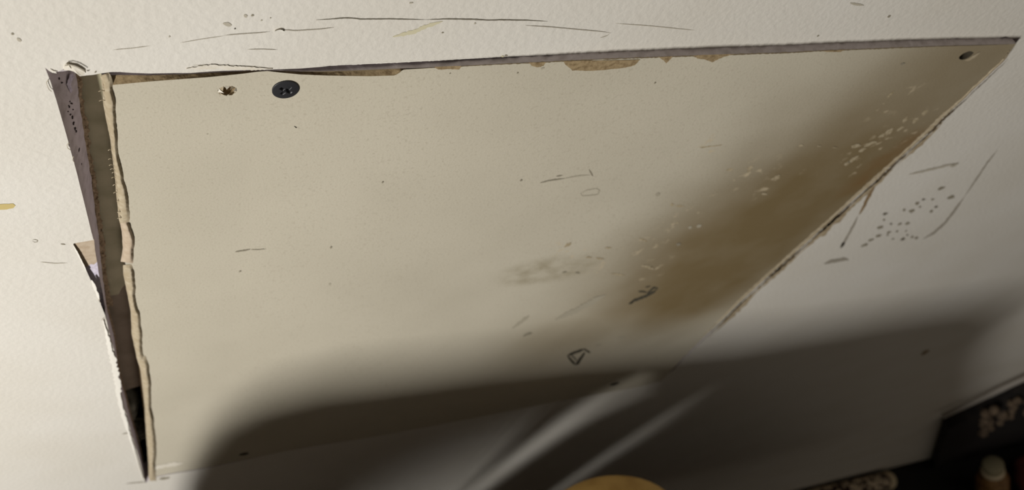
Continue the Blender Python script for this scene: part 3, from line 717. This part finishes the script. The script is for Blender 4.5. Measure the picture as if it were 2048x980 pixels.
bm = plate_bm([[sh(*q) for q in lp] for lp in [back, s1, s2] + light_slits], YB - 0.001, YB + 0.001)
keep(from_bm('shadow_backrest', bm, WOOD), chair)
bx0, bx1 = sh(0.03, -0.9)[0], sh(1.14, -0.9)[0]
zs = sh(0, -1.15)[1]
bm = bmesh.new(); vv = box_bm(bm, bx0 - 0.01, bx1 + 0.01, YB - 0.42, YB + 0.01, zs - 0.035, zs + 0.004)
bmesh.ops.bevel(bm, geom=bm.edges[:], offset=0.012, segments=3, affect='EDGES'); keep(from_bm('seat', bm, WOOD), chair)
for x in (bx0 + 0.03, bx1 - 0.03):
    for y in (YB - 0.02, YB - 0.38):
        bm = bmesh.new(); r_ = bmesh.ops.create_cone(bm, cap_ends=True, segments=16, radius1=0.014, radius2=0.021, depth=zs - 0.03)
        bmesh.ops.translate(bm, verts=bm.verts[:], vec=(x, y, (zs - 0.03) / 2)); keep(from_bm('leg', bm, WOOD, None, True), chair)
for y in (YB - 0.02, YB - 0.38):
    bm = bmesh.new(); box_bm(bm, bx0 + 0.03, bx1 - 0.03, y - 0.01, y + 0.01, 0.16, 0.19); keep(from_bm('stretcher', bm, WOOD), chair)
# head pad
bm = bmesh.new(); bmesh.ops.create_uvsphere(bm, u_segments=40, v_segments=24, radius=1)
pc = Vector((0.26, -0.105, CAMZ - 0.563))
for v in bm.verts: v.co = Vector((v.co.x * 0.050, v.co.y * 0.034, v.co.z * 0.020)) + pc
keep(from_bm('head_pad', bm, TANW, None, True), chair)
bm = bmesh.new(); box_bm(bm, pc.x - 0.02, pc.x + 0.02, YB, pc.y - 0.02, pc.z - 0.010, pc.z + 0.006); keep(from_bm('pad_bracket', bm, WOOD), chair)

# ------------------------------------------------------------------ clutter in the dark lower right corner
BT = 0.13
BLACK = mat('black_plastic', srgb(26, 23, 20), 0.55, srgb(18, 16, 14), 60, 3)
crate = empty('low_crate', (1.7, -0.25, 0))
tag(crate, 'low black crate against the wall in the lower right corner', 'crate')
bm = bmesh.new(); box_bm(bm, 0.93, 2.5, -0.5, -0.002, 0, BT - 0.012); keep(from_bm('crate_body', bm, BLACK), crate)
bm = bmesh.new(); box_bm(bm, 0.925, 2.505, -0.505, -0.001, BT - 0.012, BT)
bmesh.ops.bevel(bm, geom=bm.edges[:], offset=0.003, segments=2, affect='EDGES'); keep(from_bm('lid', bm, BLACK), crate)
# rolled patterned cloth
CLOTH = mat('patterned_cloth', srgb(60, 42, 34), 0.9, srgb(206, 188, 160), 130, 2, 0.46, 0.52)
PALE = mat('pale_rim', srgb(214, 196, 162), 0.8)
roll = empty('patterned_roll', PZ(1700, 975, BT)); tag(roll, 'brown and white patterned roll with a pale end on the black crate', 'roll')
a_, b_ = PZ(1560, 1012, BT + 0.014), PZ(1772, 962, BT + 0.014)
ax = (b_ - a_).normalized(); up = Vector((0, 0, 1)); sd = ax.cross(up).normalized()
def tube_bm(a, b, prof, seg=24):
    bm = bmesh.new(); prev = None; L = (b - a).length; d = (b - a).normalized(); s_ = d.cross(Vector((0, 0, 1))).normalized(); u_ = s_.cross(d)
    for t, r in prof:
        c = a + d * (L * t)
        row = [bm.verts.new(c + s_ * (r * math.cos(2 * math.pi * k / seg)) + u_ * (r * math.sin(2 * math.pi * k / seg))) for k in range(seg)]
        if prev:
            for k in range(seg): bm.faces.new((prev[k], prev[(k + 1) % seg], row[(k + 1) % seg], row[k]))
        else: bm.faces.new(row[::-1])
        prev = row
    bm.faces.new(prev); return bm
keep(from_bm('cloth', tube_bm(a_, b_, [(0, .013), (0.2, .0138), (.5, .0135), (.8, .014), (1, .0135)]), CLOTH, None, True), roll)
keep(from_bm('end_rim', tube_bm(b_ - ax * 0.002, b_ + ax * 0.012, [(0, .0142), (.5, .0146), (.9, .012), (1, .009)]), PALE, None, True), roll)
# small brown bottle
GLASS = mat('brown_bottle', srgb(150, 112, 66), 0.3, srgb(96, 66, 36), 120, 3, 0.4, 0.65)
bp_ = PZ(1966, 985, BT) + Vector((0, -0.006, 0.017)); bottle = empty('small_bottle', bp_); bottle.rotation_euler = (-0.42, -0.5, 0); bottle.scale = (1.2, 1.2, 1.2); tag(bottle, 'small golden brown bottle with a pale neck ring, leaning on the black crate', 'bottle')
def lathe(name, prof, mt, parent, seg=28):
    bm = bmesh.new(); prev = None
    for r, z in prof:
        row = [bm.verts.new((r * math.cos(2 * math.pi * k / seg), r * math.sin(2 * math.pi * k / seg), z)) for k in range(seg)]
        if prev:
            for k in range(seg): bm.faces.new((prev[k], prev[(k + 1) % seg], row[(k + 1) % seg], row[k]))
        else: bm.faces.new(row[::-1])
        prev = row
    bm.faces.new(prev)
    return from_bm(name, bm, mt, parent, True)
lathe('bottle_body', [(0.020,0),(0.021,0.003),(0.021,0.034),(0.018,0.043),(0.012,0.049),(0.0105,0.056)], GLASS, bottle)
lathe('neck_ring', [(0.0115,0.051),(0.0145,0.053),(0.0145,0.057),(0.0115,0.059)], PALE, bottle)
lathe('cap', [(0.0105,0.058),(0.013,0.060),(0.013,0.070),(0.011,0.072)], mat('bottle_cap', srgb(150, 140, 110), 0.6), bottle)
# dark red cushion at the very corner
RED = mat('dark_red_cloth', srgb(96, 44, 30), 0.9, srgb(74, 30, 22), 80, 3)
rc = PZ(2025, 985, BT + 0.03)
bm = bmesh.new(); bmesh.ops.create_cube(bm, size=1)
bmesh.ops.subdivide_edges(bm, edges=bm.edges[:], cuts=9, use_grid_fill=True)
for v in bm.verts:
    n_ = v.co.normalized(); k = max(abs(v.co.x), abs(v.co.y), abs(v.co.z)) * 2
    u_ = v.co.lerp(n_ * 0.5 * k, 0.45); th_ = 1 - 0.55 * max(abs(v.co.x), abs(v.co.y)) * 2 * max(abs(v.co.x), abs(v.co.y)) * 2
    v.co = Vector((u_.x * 0.21, u_.y * 0.085, u_.z * 0.105 * (0.5 + 0.5 * th_)))
    v.co = v.co + Vector((1.395, -0.078, BT + 0.052))
tag(from_bm('red_cushion', bm, RED, None, True), 'dark red cushion lying on the black crate at the bottom right corner', 'cushion')
# black bag leaning on the wall
q = [P(1893,851,-0.012), P(1935,832,-0.012), P(1990,812,-0.012), P(2060,778,-0.012), P(2120,775,-0.012), P(2200,800,-0.012)]
poly = [(p.x, max(BT, p.z)) for p in q] + [(2.0, BT + 0.25), (2.0, BT), (P(1915,906,-0.012).x, BT)]
BAGM = mat('black_fabric', srgb(24, 20, 18), 0.9, srgb(34, 29, 24), 90, 3)
bag = empty('black_bag', (1.6, -0.02, BT)); tag(bag, 'black fabric bag with speckled brown top against the wall at the right edge', 'bag')
bm = plate_bm([poly], -0.017, -0.003); keep(from_bm('bag_body', bm, BAGM), bag)
SPK = mat('speckle', srgb(112, 95, 76), 0.9, srgb(70, 58, 46), 300, 3)
rs = random.Random(11)
for k in range(26):
    x = rs.uniform(1962, 2056); p = P(x, 851 - (x - 1893) * 0.437 + rs.uniform(9, 46), -0.019)
    bm = bmesh.new(); bmesh.ops.create_icosphere(bm, subdivisions=1, radius=rs.uniform(0.004, 0.008)); bmesh.ops.translate(bm, verts=bm.verts[:], vec=p)
    keep(from_bm('tuft', bm, SPK, None, True), bag)
tr = [P(x, y, -0.008) for x, y in ((1886,832),(1920,816),(1960,798),(2000,779),(2060,752))]  # light stripe on the wall, modelled as a pale grey tube
keep(fibre('light_stripe', resample(tr, 12), 0.0035, mat('light_stripe_grey', srgb(150, 143, 133), 0.7), None), bag)['label'] = 'grey tube standing in for a light stripe above the top edge'
